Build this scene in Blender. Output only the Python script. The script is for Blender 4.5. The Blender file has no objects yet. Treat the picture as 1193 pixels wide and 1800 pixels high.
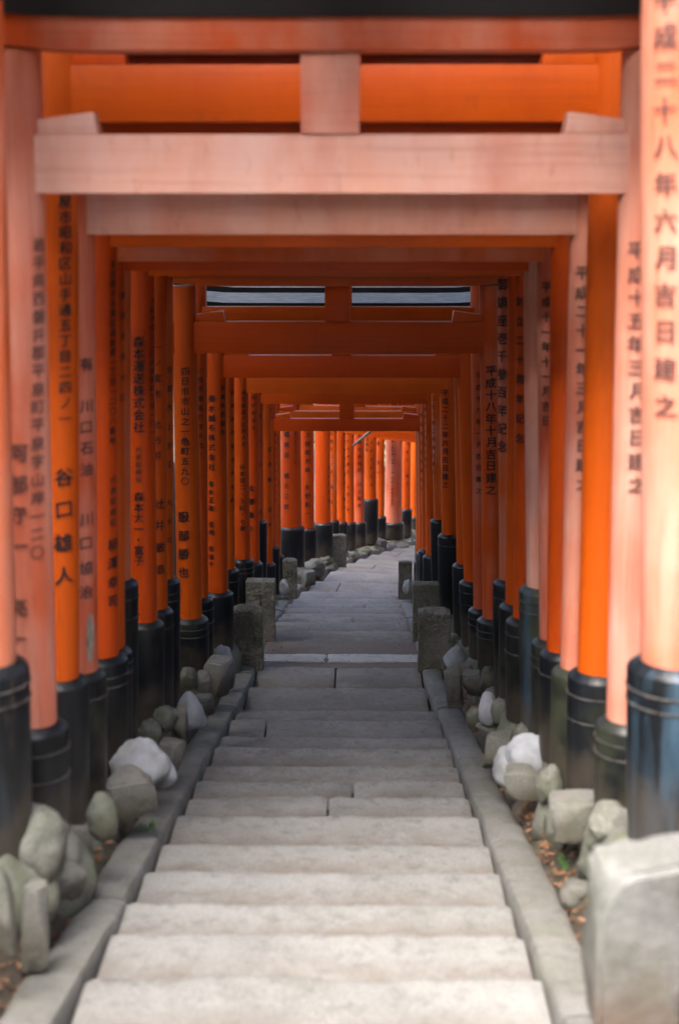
import bpy, bmesh, math, random
from mathutils import Vector, Matrix, noise, Euler
from bisect import bisect_right

random.seed(7)
SC = bpy.context.scene
COL = SC.collection
R = math.radians

# ------------------------------------------------------------------ camera, light, exposure
PITCH, YAW, FPX = R(12.5), R(0.56), 2600.0       # focal length in photo pixels (photo 1193 x 1800)
CAMZ = 1.6
cam_d = bpy.data.cameras.new('camera')
cam_d.sensor_fit = 'VERTICAL'; cam_d.sensor_height = 36.0; cam_d.sensor_width = 24.0
cam_d.lens = 36.0 * FPX / 1800.0
cam_d.clip_start = 0.05; cam_d.clip_end = 1000
cam_d.dof.use_dof = True; cam_d.dof.focus_distance = 15.0; cam_d.dof.aperture_fstop = 1.9
cam_d.dof.aperture_blades = 0
cam = bpy.data.objects.new('camera', cam_d); COL.objects.link(cam)
cam.location = (0, 0, CAMZ)
cam.rotation_euler = Euler((math.pi / 2 - PITCH, 0, YAW), 'XYZ')
SC.camera = cam

SUN_EL, SUN_AZ = R(58), R(205)                     # azimuth clockwise from +Y (behind, a little to the left)
w = bpy.data.worlds.new('World'); SC.world = w; w.use_nodes = True
wn = w.node_tree.nodes; wl = w.node_tree.links
bg = wn['Background']
sky = wn.new('ShaderNodeTexSky'); sky.sky_type = 'NISHITA'; sky.sun_disc = False
sky.sun_elevation = SUN_EL; sky.sun_rotation = SUN_AZ
sky.air_density = 0.9; sky.dust_density = 4.5; sky.ozone_density = 0.5
wl.new(sky.outputs[0], bg.inputs[0]); bg.inputs[1].default_value = 0.13
sd = bpy.data.lights.new('sun', 'SUN'); sd.energy = 0.75; sd.angle = R(35); sd.color = (1, 0.98, 0.96)
sun = bpy.data.objects.new('sun', sd); COL.objects.link(sun)
sdir = Vector((math.sin(SUN_AZ) * math.cos(SUN_EL), math.cos(SUN_AZ) * math.cos(SUN_EL), math.sin(SUN_EL)))
sun.rotation_euler = sdir.to_track_quat('Z', 'Y').to_euler(); sun.location = sdir * 30

vs = SC.view_settings
vs.view_transform = 'Standard'; vs.look = 'None'; vs.gamma = 1; vs.use_curve_mapping = False
vs.exposure = 3.12
SC.render.engine = 'CYCLES'
SC.cycles.max_bounces = 8; SC.cycles.diffuse_bounces = 5; SC.cycles.use_denoising = True

# ------------------------------------------------------------------ where things stand
TAN = 0.2144                                        # slope of the tunnel
def ray(px, py):
    a = (px - 596.5) / FPX; b = (900 - py) / FPX
    y = math.cos(PITCH) + b * math.sin(PITCH); z = -math.sin(PITCH) + b * math.cos(PITCH)
    return Vector((a * math.cos(YAW) - y * math.sin(YAW), y * math.cos(YAW) + a * math.sin(YAW), z))
def at(px, py, Y):
    v = ray(px, py); v = v * (Y / v.y); v.z += CAMZ; return v
def lerp_table(t, x):
    if x <= t[0][0]: return t[0][1]
    for (a, b), (c, d) in zip(t, t[1:]):
        if x <= c: return b + (d - b) * (x - a) / (c - a)
    return t[-1][1]
OFF = [(12.2, -1.60), (13.64, -1.535), (15.94, -1.38), (18, -1.40), (21.1, -1.41), (25, -1.20), (30, -0.93), (36, -0.75), (46, -0.2)]
def floor_z(Y): return CAMZ - TAN * Y + lerp_table(OFF, Y)
def cx(Y):
    if Y <= 20: return -0.13
    if Y <= 38: return -0.13 + (Y - 20) ** 2 / 52
    return -0.13 + 18 ** 2 / 52 + (Y - 38) * 18 / 26
def head(Y): return math.atan(max(0.0, min(Y, 38) - 20) / 26)
def y_on_floor(py, off=-1.60):                      # where a picture row meets the stair line
    v = ray(622, py); return -off / (-v.z / v.y - TAN)
def fr(n): return noise.noise(n)

# ------------------------------------------------------------------ object helpers
def link(name, me, mat=None, parent=None, loc=(0, 0, 0), rotz=0.0):
    o = bpy.data.objects.new(name, me)
    if mat is not None and me is not None:
        if isinstance(mat, (list, tuple)):
            for m in mat: me.materials.append(m)
        elif not me.materials: me.materials.append(mat)
    COL.objects.link(o); o.parent = parent; o.location = loc; o.rotation_euler = (0, 0, rotz)
    return o
def tag(o, label=None, cat=None, group=None, kind=None):
    if label: o['label'] = label
    if cat: o['category'] = cat
    if group: o['group'] = group
    if kind: o['kind'] = kind
    return o
def from_bm(bm, name, smooth=False, sharp=None):
    me = bpy.data.meshes.new(name); bm.to_mesh(me); bm.free()
    if smooth:
        for p in me.polygons: p.use_smooth = True
        if sharp: me.set_sharp_from_angle(angle=R(sharp))
    return me
def pydata(name, v, f, smooth=False, sharp=None):
    me = bpy.data.meshes.new(name); me.from_pydata(v, [], f); me.update()
    if smooth:
        for p in me.polygons: p.use_smooth = True
        if sharp: me.set_sharp_from_angle(angle=R(sharp))
    return me
def box_me(name, x0, x1, y0, y1, z0, z1, bev=0.006):
    bm = bmesh.new()
    bmesh.ops.create_cube(bm, size=1)
    for v in bm.verts:
        v.co = Vector((x0 + (v.co.x + .5) * (x1 - x0), y0 + (v.co.y + .5) * (y1 - y0), z0 + (v.co.z + .5) * (z1 - z0)))
    if bev: bmesh.ops.bevel(bm, geom=bm.edges[:], offset=bev, segments=2, affect='EDGES', profile=0.6)
    return from_bm(bm, name, True, 40)
def prism_me(name, prof, y0, y1, bev=0.004):          # profile in x,z pushed along y
    bm = bmesh.new()
    a = [bm.verts.new((x, y0, z)) for x, z in prof]; b = [bm.verts.new((x, y1, z)) for x, z in prof]
    n = len(prof)
    bm.faces.new(a); bm.faces.new(b[::-1])
    for i in range(n): bm.faces.new((a[i], b[i], b[(i + 1) % n], a[(i + 1) % n]))
    bmesh.ops.recalc_face_normals(bm, faces=bm.faces[:])
    if bev: bmesh.ops.bevel(bm, geom=bm.edges[:], offset=bev, segments=2, affect='EDGES', profile=0.6)
    return from_bm(bm, name, True, 40)
def lathe_me(name, prof, top_shift=0.0, height=1.0, segs=32, wob=0.0, seed=0.0):
    # prof: (r, z); the axis leans by top_shift in x over the given height
    v, f = [], []
    for j, (r, z) in enumerate(prof):
        ox = top_shift * z / height
        for i in range(segs):
            a = 2 * math.pi * i / segs
            rr = r * (1 + wob * fr((math.cos(a) * 1.5 + seed, math.sin(a) * 1.5, z * 1.3)))
            v.append((ox + rr * math.cos(a), rr * math.sin(a), z))
    for j in range(len(prof) - 1):
        for i in range(segs):
            k = (i + 1) % segs
            f.append((j * segs + i, j * segs + k, (j + 1) * segs + k, (j + 1) * segs + i))
    f.append(tuple(range(segs))[::-1]); f.append(tuple((len(prof) - 1) * segs + i for i in range(segs)))
    return pydata(name, v, f, True, 38)

# ------------------------------------------------------------------ materials
class NT:
    def __init__(s, name, rough=0.6):
        s.m = bpy.data.materials.new(name); s.m.use_nodes = True
        s.t = s.m.node_tree; s.n = s.t.nodes; s.b = s.n['Principled BSDF']
        s.b.inputs['Roughness'].default_value = rough
        s.tc = s.n.new('ShaderNodeTexCoord'); s.oi = s.n.new('ShaderNodeObjectInfo')
        s.co = s.tc.outputs['Object']
    def l(s, a, b): s.t.links.new(a, b)
    def shifted(s, scale=(1, 1, 1)):
        m = s.n.new('ShaderNodeMapping'); m.inputs['Scale'].default_value = scale
        mul = s.n.new('ShaderNodeMath'); mul.operation = 'MULTIPLY'; mul.inputs[1].default_value = 37.0
        s.l(s.oi.outputs['Random'], mul.inputs[0])
        cb = s.n.new('ShaderNodeCombineXYZ')
        for i in range(3): s.l(mul.outputs[0], cb.inputs[i])
        s.l(s.co, m.inputs['Vector']); s.l(cb.outputs[0], m.inputs['Location'])
        return m.outputs[0]
    def noise(s, vec, scale, detail=4, rough=0.55):
        t = s.n.new('ShaderNodeTexNoise'); t.inputs['Scale'].default_value = scale
        t.inputs['Detail'].default_value = detail; t.inputs['Roughness'].default_value = rough
        s.l(vec, t.inputs['Vector']); return t.outputs['Fac']
    def ramp(s, fac, a, b, lo=(0, 0, 0), hi=(1, 1, 1)):
        r = s.n.new('ShaderNodeValToRGB'); e = r.color_ramp.elements
        e[0].position = a; e[1].position = b; e[0].color = (*lo, 1); e[1].color = (*hi, 1)
        s.l(fac, r.inputs[0]); return r.outputs[0]
    def mix(s, fac, a, b):
        m = s.n.new('ShaderNodeMix'); m.data_type = 'RGBA'
        for k, val in ((0, fac), (6, a), (7, b)):
            if isinstance(val, (int, float)): m.inputs[k].default_value = val
            elif isinstance(val, tuple): m.inputs[k].default_value = (*val, 1)
            else: s.l(val, m.inputs[k])
        return m.outputs[2]
    def math(s, op, a, b, clamp=False):
        m = s.n.new('ShaderNodeMath'); m.operation = op; m.use_clamp = clamp
        for k, val in ((0, a), (1, b)):
            if isinstance(val, (int, float)): m.inputs[k].default_value = val
            else: s.l(val, m.inputs[k])
        return m.outputs[0]
    def attr(s, name, typ='OBJECT'):
        a = s.n.new('ShaderNodeAttribute'); a.attribute_type = typ; a.attribute_name = name
        return a.outputs['Fac']
    def bump(s, h, strength=0.3, dist=0.01):
        b = s.n.new('ShaderNodeBump'); b.inputs['Strength'].default_value = strength
        b.inputs['Distance'].default_value = dist; s.l(h, b.inputs['Height']); s.l(b.outputs[0], s.b.inputs['Normal'])
    def base(s, c): s.l(c, s.b.inputs['Base Color'])

def paint_material(name, scale, fsc):
    # vermilion paint that chalks to pink, with sky sheen painted in on some posts; how far is the object's own "fade"
    k = NT(name, 0.42)
    v = k.shifted(scale); v2 = k.shifted((1, 1, 1))
    hue = k.mix(k.oi.outputs['Random'], (0.52, 0.056, 0.002), (0.58, 0.096, 0.003))
    streak = k.noise(v, 1.0, 6, 0.6); cloud = k.noise(v2, 2.2, 3, 0.5)
    mixn = k.math('ADD', k.math('MULTIPLY', streak, 0.45), k.math('MULTIPLY', cloud, 0.55))
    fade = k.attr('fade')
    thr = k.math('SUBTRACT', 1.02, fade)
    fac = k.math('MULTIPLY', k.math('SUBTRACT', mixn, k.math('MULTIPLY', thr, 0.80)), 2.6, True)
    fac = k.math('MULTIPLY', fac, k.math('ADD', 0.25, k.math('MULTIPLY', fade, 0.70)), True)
    chalk_sheen = k.mix(k.ramp(k.noise(v, 0.9, 5), 0.18, 0.86), (0.66, 0.31, 0.205), (0.66, 0.44, 0.375))
    c = k.mix(fac, hue, chalk_sheen)
    c = k.mix(k.math('MULTIPLY', k.ramp(k.noise(k.shifted((3, 3, .9)), 1.0, 5, 0.65), 0.45, 0.70), 0.34), c, (0.36, 0.035, 0.004))
    grime = k.math('MULTIPLY', k.ramp(k.noise(v, 2.3, 6, 0.7), 0.58, 0.75), 0.30)
    c = k.mix(grime, c, (0.16, 0.045, 0.02))
    fine = k.noise(k.shifted(fsc), 1.0, 4, 0.6)
    c = k.mix(k.math('MULTIPLY', k.ramp(fine, 0.52, 0.72), 0.22), c, (0.20, 0.035, 0.006))
    k.base(c)
    k.l(k.math('ADD', 0.42, k.math('MULTIPLY', fac, 0.22)), k.b.inputs['Roughness'])
    k.b.inputs['Specular IOR Level'].default_value = 0.32
    k.bump(k.math('ADD', fine, k.noise(v, 3.0, 5, 0.6)), 0.35, 0.004)
    return k.m
PAINT = paint_material('vermilion_post_paint', (14, 14, 1.1), (70, 70, 1.4))
PAINTH = paint_material('vermilion_beam_paint', (7, 9, 2.6), (1.3, 60, 60))

def black_material():
    k = NT('black_sleeve_paint', 0.38)
    v = k.shifted((1, 1, 1)); vs_ = k.shifted((8, 8, 1.2))
    moss = k.attr('moss'); blue = k.attr('blue')
    n1 = k.noise(vs_, 1.5, 6, 0.65); n2 = k.noise(v, 5, 5, 0.6)
    c = k.mix(k.ramp(n1, 0.45, 0.75), (0.004, 0.0055, 0.0075), (0.012, 0.0145, 0.018))
    mf = k.math('MULTIPLY', k.math('SUBTRACT', k.math('ADD', n2, k.math('MULTIPLY', moss, 0.45)), 0.62), 4.0, True)
    c = k.mix(k.math('MULTIPLY', mf, k.math('ADD', 0.15, k.math('MULTIPLY', moss, 0.75))), c, (0.05, 0.056, 0.03))
    bf = k.math('MULTIPLY', k.math('SUBTRACT', k.math('ADD', n1, k.math('MULTIPLY', blue, 0.22)), 0.62), 3.2, True)
    c = k.mix(k.math('MULTIPLY', bf, blue), c, (0.045, 0.095, 0.145))
    sp = k.n.new('ShaderNodeSeparateXYZ'); k.l(k.co, sp.inputs[0])
    mud = k.math('MULTIPLY', k.math('SUBTRACT', k.math('MULTIPLY', n2, 0.75), k.math('MULTIPLY', sp.outputs['Z'], 1.4)), 4.0, True)
    c = k.mix(k.math('MULTIPLY', mud, 0.55), c, (0.07, 0.055, 0.04))
    worn = k.ramp(k.noise(k.shifted((16, 16, 2.0)), 1.2, 6, 0.7), 0.60, 0.70)
    c = k.mix(k.math('MULTIPLY', worn, 0.5), c, (0.075, 0.055, 0.038))
    k.base(c); k.l(k.math('ADD', 0.30, k.math('MULTIPLY', n2, 0.22)), k.b.inputs['Roughness'])
    k.b.inputs['Specular IOR Level'].default_value = 0.35
    k.bump(k.noise(vs_, 3, 6, 0.6), 0.4, 0.006)
    return k.m
BLACK = black_material()

def simple(name, c1, c2, scale=6, rough=0.7, bump=0.3, dist=0.01, lo=0.35, hi=0.65, vscale=(1, 1, 1)):
    k = NT(name, rough); v = k.shifted(vscale)
    k.base(k.mix(k.ramp(k.noise(v, scale, 6, 0.6), lo, hi), c1, c2))
    if bump: k.bump(k.noise(v, scale * 3, 6, 0.6), bump, dist)
    return k.m
ROOFTOP = simple('weathered_cap_board', (0.36, 0.38, 0.39), (0.60, 0.62, 0.63), 9, 0.7, 0.4, 0.006, vscale=(1, 6, 6))
ROOFBLACK = simple('black_cap_paint', (0.003, 0.003, 0.003), (0.009, 0.008, 0.007), 5, 0.75, 0.2)
WOOD = simple('bare_grey_wood', (0.15, 0.12, 0.09), (0.36, 0.31, 0.25), 10, 0.75, 0.4, vscale=(6, 6, 1))
METAL = simple('dull_hoop_wire', (0.015, 0.015, 0.015), (0.10, 0.095, 0.09), 20, 0.5, 0.2)

def ink_material():
    k = NT('lettering_ink', 0.6)
    k.base(k.mix(k.attr('worn'), (0.010, 0.008, 0.010), (0.20, 0.085, 0.07)))
    return k.m
INK = ink_material()

def granite(name, dark, light, dirt, moss=0.0, mossc=(0.09, 0.10, 0.05), chis=0.0):
    k = NT(name, 0.85); v = k.shifted()
    big = k.noise(v, 1.6, 5, 0.6); sp = k.noise(v, 95, 2, 0.5); mid = k.noise(v, 14, 6, 0.65)
    c = k.mix(k.ramp(big, 0.3, 0.7), dark, light)
    c = k.mix(k.math('MULTIPLY', k.ramp(sp, 0.42, 0.62), 0.35), c, tuple(x * 1.45 for x in light))
    c = k.mix(k.math('MULTIPLY', k.ramp(mid, 0.52, 0.70), 0.55), c, tuple(x * 0.5 for x in dark))
    c = k.mix(k.math('MULTIPLY', k.ramp(k.noise(v, 2.7, 7, 0.7), 0.52, 0.68), 0.38), c, tuple(x * y for x, y in zip(dark, (.62, .58, .50))))
    d = k.math('MULTIPLY', k.attr('dirt', 'GEOMETRY'), k.ramp(k.noise(v, 5, 6, 0.7), 0.30, 0.58))
    c = k.mix(d, c, dirt)
    if moss:
        c = k.mix(k.math('MULTIPLY', k.ramp(k.noise(v, 3.0, 6, 0.65), 0.42, 0.62), moss), c, mossc)
    k.base(c)
    k.bump(k.math('ADD', k.math('MULTIPLY', mid, 1.0), k.math('ADD', k.math('MULTIPLY', sp, 0.5), k.math('MULTIPLY', k.noise(v, 32, 3, .5), chis * 1.5))), 0.55 + chis * .4, 0.012 + chis * .012)
    return k.m
STEP = granite('step_granite', (0.148, 0.151, 0.144), (0.225, 0.228, 0.22), (0.12, 0.094, 0.074))
KERB = granite('kerb_granite', (0.13, 0.132, 0.126), (0.20, 0.20, 0.19), (0.085, 0.055, 0.038), 0.35)
PALESTEP = granite('pale_edging_stone', (0.30, 0.305, 0.30), (0.42, 0.425, 0.42), (0.10, 0.06, 0.04))
STELE = granite('mossy_marker_stone', (0.125, 0.12, 0.10), (0.21, 0.205, 0.175), (0.05, 0.05, 0.03), 0.6, (0.085, 0.092, 0.048), 1.0)
ROCK = granite('lichened_rock', (0.085, 0.088, 0.075), (0.185, 0.188, 0.165), (0.05, 0.038, 0.026), 0.75, (0.075, 0.088, 0.05))
BLOCK = granite('cut_block_stone', (0.095, 0.093, 0.084), (0.175, 0.172, 0.158), (0.05, 0.038, 0.026), 0.4, (0.09, 0.10, 0.06))
PALEBLOCK = granite('pale_block_stone', (0.11, 0.114, 0.112), (0.18, 0.184, 0.182), (0.10, 0.07, 0.05), 0.7, (0.065, 0.072, 0.042))
MORTAR = simple('white_mortar', (0.20, 0.21, 0.215), (0.38, 0.40, 0.43), 5, 0.85, 0.45, 0.010)
LANDING = simple('reddish_packed_gravel', (0.125, 0.105, 0.09), (0.175, 0.15, 0.13), 30, 0.95, 0.6, 0.01)

def soil_material():
    k = NT('bank_soil', 0.95); v = k.shifted()
    c = k.mix(k.ramp(k.noise(v, 3, 6, 0.65), 0.35, 0.65), (0.055, 0.042, 0.030), (0.125, 0.10, 0.075))
    c = k.mix(k.math('MULTIPLY', k.ramp(k.noise(v, 1.1, 5, 0.6), 0.5, 0.65), 0.7), c, (0.055, 0.065, 0.028))
    k.base(c); k.bump(k.noise(v, 18, 6, 0.7), 0.7, 0.03)
    return k.m
SOIL = soil_material()
BARK = simple('tree_bark', (0.045, 0.034, 0.025), (0.11, 0.085, 0.065), 8, 0.9, 0.7, 0.02, vscale=(5, 5, 1))
def leaf_material(name, a, b):
    k = NT(name, 0.55); g = k.n.new('ShaderNodeNewGeometry')
    k.base(k.mix(g.outputs['Random Per Island'], a, b))
    k.b.inputs['Transmission Weight'].default_value = 0.0
    return k.m
LEAFG = leaf_material('green_leaf', (0.030, 0.060, 0.016), (0.085, 0.125, 0.035))
LEAFY = leaf_material('pale_green_leaf', (0.11, 0.15, 0.06), (0.22, 0.26, 0.13))
LEAFB = leaf_material('dry_leaf', (0.09, 0.036, 0.014), (0.24, 0.13, 0.065))
WEED = leaf_material('fresh_weed_leaf', (0.07, 0.20, 0.03), (0.14, 0.32, 0.06))

# ------------------------------------------------------------------ ground
PATHP = [(0, -0.16), (0.76, -0.16), (0.80, -0.10), (0.95, -0.08), (0.97, 0.0), (1.03, 0.07), (1.10, 0.19), (1.2, 0.27), (1.5, 0.30)]
GENTLE = PATHP + [(2.2, 0.42), (4, 1.0), (8, 2.4), (16, 6), (40, 12), (120, 18)]
STEEP = PATHP + [(1.75, 0.9), (2.3, 2.0), (3.2, 2.9), (5, 4.0), (8, 5.6), (16, 9), (40, 14), (120, 18)]
def profile(u, Y):
    a = abs(u); lo, hi = lerp_table(GENTLE, a), lerp_table(STEEP, a)
    k = max(0, min(1, (Y - 4.5) / 2.5))                # banks steepened from the third gate on to block side light
    if u < 0: k *= max(0, min(1, (22.2 - Y) / 2.0))      # open on the left at the bend
    elif Y > 34: k *= max(0, 1 - (Y - 34) / 3)
    z = lo + (hi - lo) * k
    if u < 0 and Y > 21 and a > 1.5: z = z + (0.30 - z) * min(1, (Y - 21) / 2) * .8
    return z
def ground_z(x, Y): return floor_z(Y) + profile(x - cx(Y), Y)
us = sorted(set([s * u for u in (0, .4, .74, .80, .88, .95, .97, 1.02, 1.06, 1.12, 1.17, 1.25, 1.35, 1.5, 1.8, 2.2, 3, 4, 6, 8, 11, 16, 25, 40, 70, 120) for s in (1, -1)]))
ys = [-120, -60, -30, -15, -8, -5, -3] + [-2 + i * 0.25 for i in range(int(44 / 0.25))] + [43, 46, 50, 60, 80, 120, 200, 300]
V, F = [], []
for Y in ys:
    Yc = max(-8, min(46, Y))
    for u in us:
        x = cx(Yc) + u
        z = floor_z(Yc) + profile(u, Yc)
        if abs(u) > 0.99: z += 0.035 * fr((x * 5, Y * 5, 1)) + 0.02 * fr((x * 13, Y * 13, 2))
        if abs(u) > 3: z += 0.35 * fr((x * 0.5, Y * 0.5, 3))
        V.append((x, Y, z))
nu = len(us)
for j in range(len(ys) - 1):
    for i in range(nu - 1):
        F.append((j * nu + i, j * nu + i + 1, (j + 1) * nu + i + 1, (j + 1) * nu + i))
g = link('ground', pydata('ground', V, F, True), SOIL); tag(g, kind='structure')

# ------------------------------------------------------------------ stairway: every stone its own piece
stair = bpy.data.objects.new('stairway', None); COL.objects.link(stair); tag(stair, kind='structure')
def slab_mesh(x0, x1, y0, y1, ztop, thick, seed, drop=0.012, rough=0.0045, hd=0.0, cen=0.0, dirt=True, dend=0.70):
    # a worn stone: wavy front edge, rounded nose, slightly uneven top; y1 is the far (front) edge
    nx = max(4, int((x1 - x0) / 0.03)); rows = [0, .18, .36, .52, .66, .80, .92, .97, 0.993, 1.0]
    v, f, dv = [], [], []
    for j, t in enumerate(rows):
        for i in range(nx + 1):
            x = x0 + (x1 - x0) * i / nx
            e = 0.020 * fr((x * 2.3, seed, 4)) + 0.015 * fr((x * 9, seed, 9)) + 0.012 * fr((x * 27, seed, 5))
            y = y0 + (y1 - y0) * t + (e if t > 0.8 else 0)
            z = ztop - drop * t + rough * fr((x * 2.7, y * 3, seed)) + rough * 0.5 * fr((x * 9, y * 9, seed))
            if t >= 0.97: z -= (0.001, 0.005, 0.013)[rows.index(t) - 7] * (1 + 1.2 * fr((x * 7, seed, 2)))
            if i in (0, nx): z -= 0.010; x += 0.004 if i == 0 else -0.004
            v.append((x, y, z)); dv.append(max(0, min(1, (dend - t) / .42)) * (.66 if dend < .7 else .80) if dirt else 0.0)
    top = len(v)
    for j in range(len(rows) - 1):
        for i in range(nx):
            a = j * (nx + 1) + i; f.append((a, a + 1, a + nx + 2, a + nx + 1))
    # skirt
    ring = [i for i in range(nx + 1)] + [j * (nx + 1) + nx for j in range(1, len(rows))] + [(len(rows) - 1) * (nx + 1) + i for i in range(nx - 1, -1, -1)] + [j * (nx + 1) for j in range(len(rows) - 2, 0, -1)]
    base = len(v)
    for r_ in ring:
        x, y, z = v[r_]; v.append((x, y, ztop - thick)); dv.append(0.35 if dirt else 0.1)
    n = len(ring)
    for i in range(n):
        k = (i + 1) % n; f.append((ring[k], ring[i], base + i, base + k))
    # turn about the centre line where the way bends
    if hd:
        ym = y0; c, s = math.cos(-hd), math.sin(-hd)
        v = [(cen + (x - cen) * c - (y - ym) * s, ym + (x - cen) * s + (y - ym) * c, z) for x, y, z in v]
    me = pydata('step_stone', v, f, True, 50)
    at_ = me.attributes.new('dirt', 'FLOAT', 'POINT'); at_.data.foreach_set('value', dv)
    return me
rows_px = [1709, 1636, 1581, 1526, 1478, 1430, 1396, 1368, 1343, 1312, 1293, 1262, 1245, 1205, 1177]
near = [y_on_floor(p) for p in rows_px]
d0 = 0.5
noses = [near[0] - d0 * k for k in range(6, 0, -1)] + near
NLAND = noses[-1]
joints = {1396: [596], 1368: [577], 1343: [617], 1709: []}
def jx(px, py, Y): return at(px, py, Y).x
def half(): return 0.75
prev = noses[0] - 0.5
for i, Y in enumerate(noses):
    z = floor_z(Y) + random.uniform(-0.006, 0.006)
    x0, x1 = cx(Y) - 0.757 + random.uniform(-.008, .006), cx(Y) + 0.757 + random.uniform(-.006, .008)
    cuts = [x0, x1]
    if i >= 6:
        p = rows_px[i - 6]
        if p in (1396,): cuts = [x0, jx(577, 1380, Y), x1]
        elif p in (1368,): cuts = [x0, jx(620, 1355, Y), x1]
        elif p == 1177: cuts = [x0, jx(590, 1185, Y), x1]
        elif p == 1262: cuts = [x0, jx(470, 1250, Y), x1]
    elif i == 5: cuts = [x0, x0 + 0.22, x1]
    for a, b in zip(cuts, cuts[1:]):
        me = slab_mesh(a + 0.003, b - 0.003, prev + 0.004, Y, z + random.uniform(-.004, .004), 0.24, i * 3.7 + a, dend=lerp_table([(4, .66), (8, .80), (12.5, .93)], Y))
        link('step_stone', me, STEP, stair)
    prev = Y
# landing with a pale edging strip
Y0 = NLAND; Y1 = y_on_floor(1160, -1.545); Y2 = y_on_floor(1149, -1.535) ; Y3 = y_on_floor(1114, -1.40)
def sheet(name, x0, x1, y0, y1, dz, mat, n=14, thick=None):
    v, f = [], []
    ny = max(2, int((y1 - y0) / 0.08))
    for j in range(ny + 1):
        y = y0 + (y1 - y0) * j / ny
        for i in range(n + 1):
            x = x0 + (x1 - x0) * i / n
            v.append((x, y, floor_z(y) + dz + 0.012 * fr((x * 4, y * 4, 8)) + 0.006 * fr((x * 14, y * 14, 8))))
    for j in range(ny):
        for i in range(n):
            a = j * (n + 1) + i; f.append((a, a + 1, a + n + 2, a + n + 1))
    return link(name, pydata(name, v, f, True), mat, stair)
sheet('landing_surface', cx(0) - 0.78, cx(0) + 0.78, Y0 - 0.02, Y3 + 0.05, -0.03, LANDING)
xm = at(573, 1155, Y1).x
for a, b in ((cx(0) - 0.775, xm - 0.004), (xm + 0.004, cx(0) + 0.775)):
    link('edging_stone', slab_mesh(a, b, Y1, Y2, floor_z((Y1 + Y2) / 2) + 0.018, 0.12, 51 + a, drop=TAN * (Y2 - Y1) * 0.75, dirt=False), PALESTEP, stair)
# steps beyond the landing, turning with the way
far_rows = [(1101, -1.38), (1090, -1.375), (1082, -1.385), (1074, -1.39), (1066, -1.395), (1059, -1.40), (1050, -1.405), (1041, -1.405), (1030, -1.39), (1018, -1.36)]
fn = [y_on_floor(p, o) for p, o in far_rows]
while fn[-1] < 40: fn.append(fn[-1] + random.uniform(.6, .85))
prev = Y3; i = 60
for Y in fn:
    h = head(Y); z = floor_z(Y) + random.uniform(-0.008, 0.008); c = cx(Y)
    cut = [c - 0.765, c + 0.765]
    if i % 3 == 2: cut.insert(1, c + random.uniform(-0.4, 0.4))
    cut = [q - c + cx(prev) for q in cut]
    for a, b in zip(cut, cut[1:]):
        link('step_stone', slab_mesh(a + .003, b - .003, prev + (.004 if h < .01 else -.30), Y, z + 0.014, 0.42, i * 2.3 + a, drop=0.03, hd=h, cen=cx(prev), dend=.97), STEP, stair)
    prev = Y; i += 1

# kerbs: long sloping stones laid end to end
kerb = {}
for side, lbl in ((-1, 'kerb'), (1, 'kerb')):
    k = bpy.data.objects.new('kerb', None); COL.objects.link(k); tag(k, kind='structure')
    kerb[side] = k
    y = 1.0; q = 0
    while y < 39:
        L = random.uniform(0.75, 1.25); y1 = min(y + L, 39)
        if 13.1 < y1 < 13.9: y1 = 13.2 if y < 12.9 else 14.2
        n = 10; v, f = [], []
        wv = 0.172 + random.uniform(-.012, .012); dzr = random.uniform(-0.006, 0.012)
        prof = [(0.0, -0.24), (0.0, -0.03), (0.012, -0.012), (0.06, -0.004), (wv - .03, -0.004), (wv, -0.02), (wv, -0.20)]
        for j in range(n + 1):
            yy = y + 0.004 + (y1 - y - 0.008) * j / n
            h = head(yy)
            for (u, dz) in prof:
                e = 0.008 * fr((yy * 4, u * 9 + side * 3, 6)) + 0.004 * fr((yy * 15, u * 9, side * 5))
                uu = side * (0.768 + u + e)
                z = floor_z(yy) + dz + dzr + 0.012 * fr((yy * 3, u * 6, side)) - (0.010 if j in (0, n) and dz > 0 else 0)
                v.append((cx(yy) + uu * math.cos(h), yy - uu * math.sin(h), z))
        m = len(prof)
        for j in range(n):
            for a in range(m - 1):
                q4 = (j * m + a, j * m + a + 1, (j + 1) * m + a + 1, (j + 1) * m + a)
                f.append(q4 if side < 0 else q4[::-1])
        f.append(tuple(range(m)) if side > 0 else tuple(range(m))[::-1]); f.append(tuple(n * m + a for a in range(m)) if side < 0 else tuple(n * m + a for a in range(m))[::-1])
        me = pydata('kerb_stone', v, f, True, 45)
        at_ = me.attributes.new('dirt', 'FLOAT', 'POINT')
        at_.data.foreach_set('value', [0.55 if (idx % m) in (0, 5, 6) else 0.06 for idx in range(len(v))])
        link('kerb_stone', me, KERB, k)
        y = y1; q += 1

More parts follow.
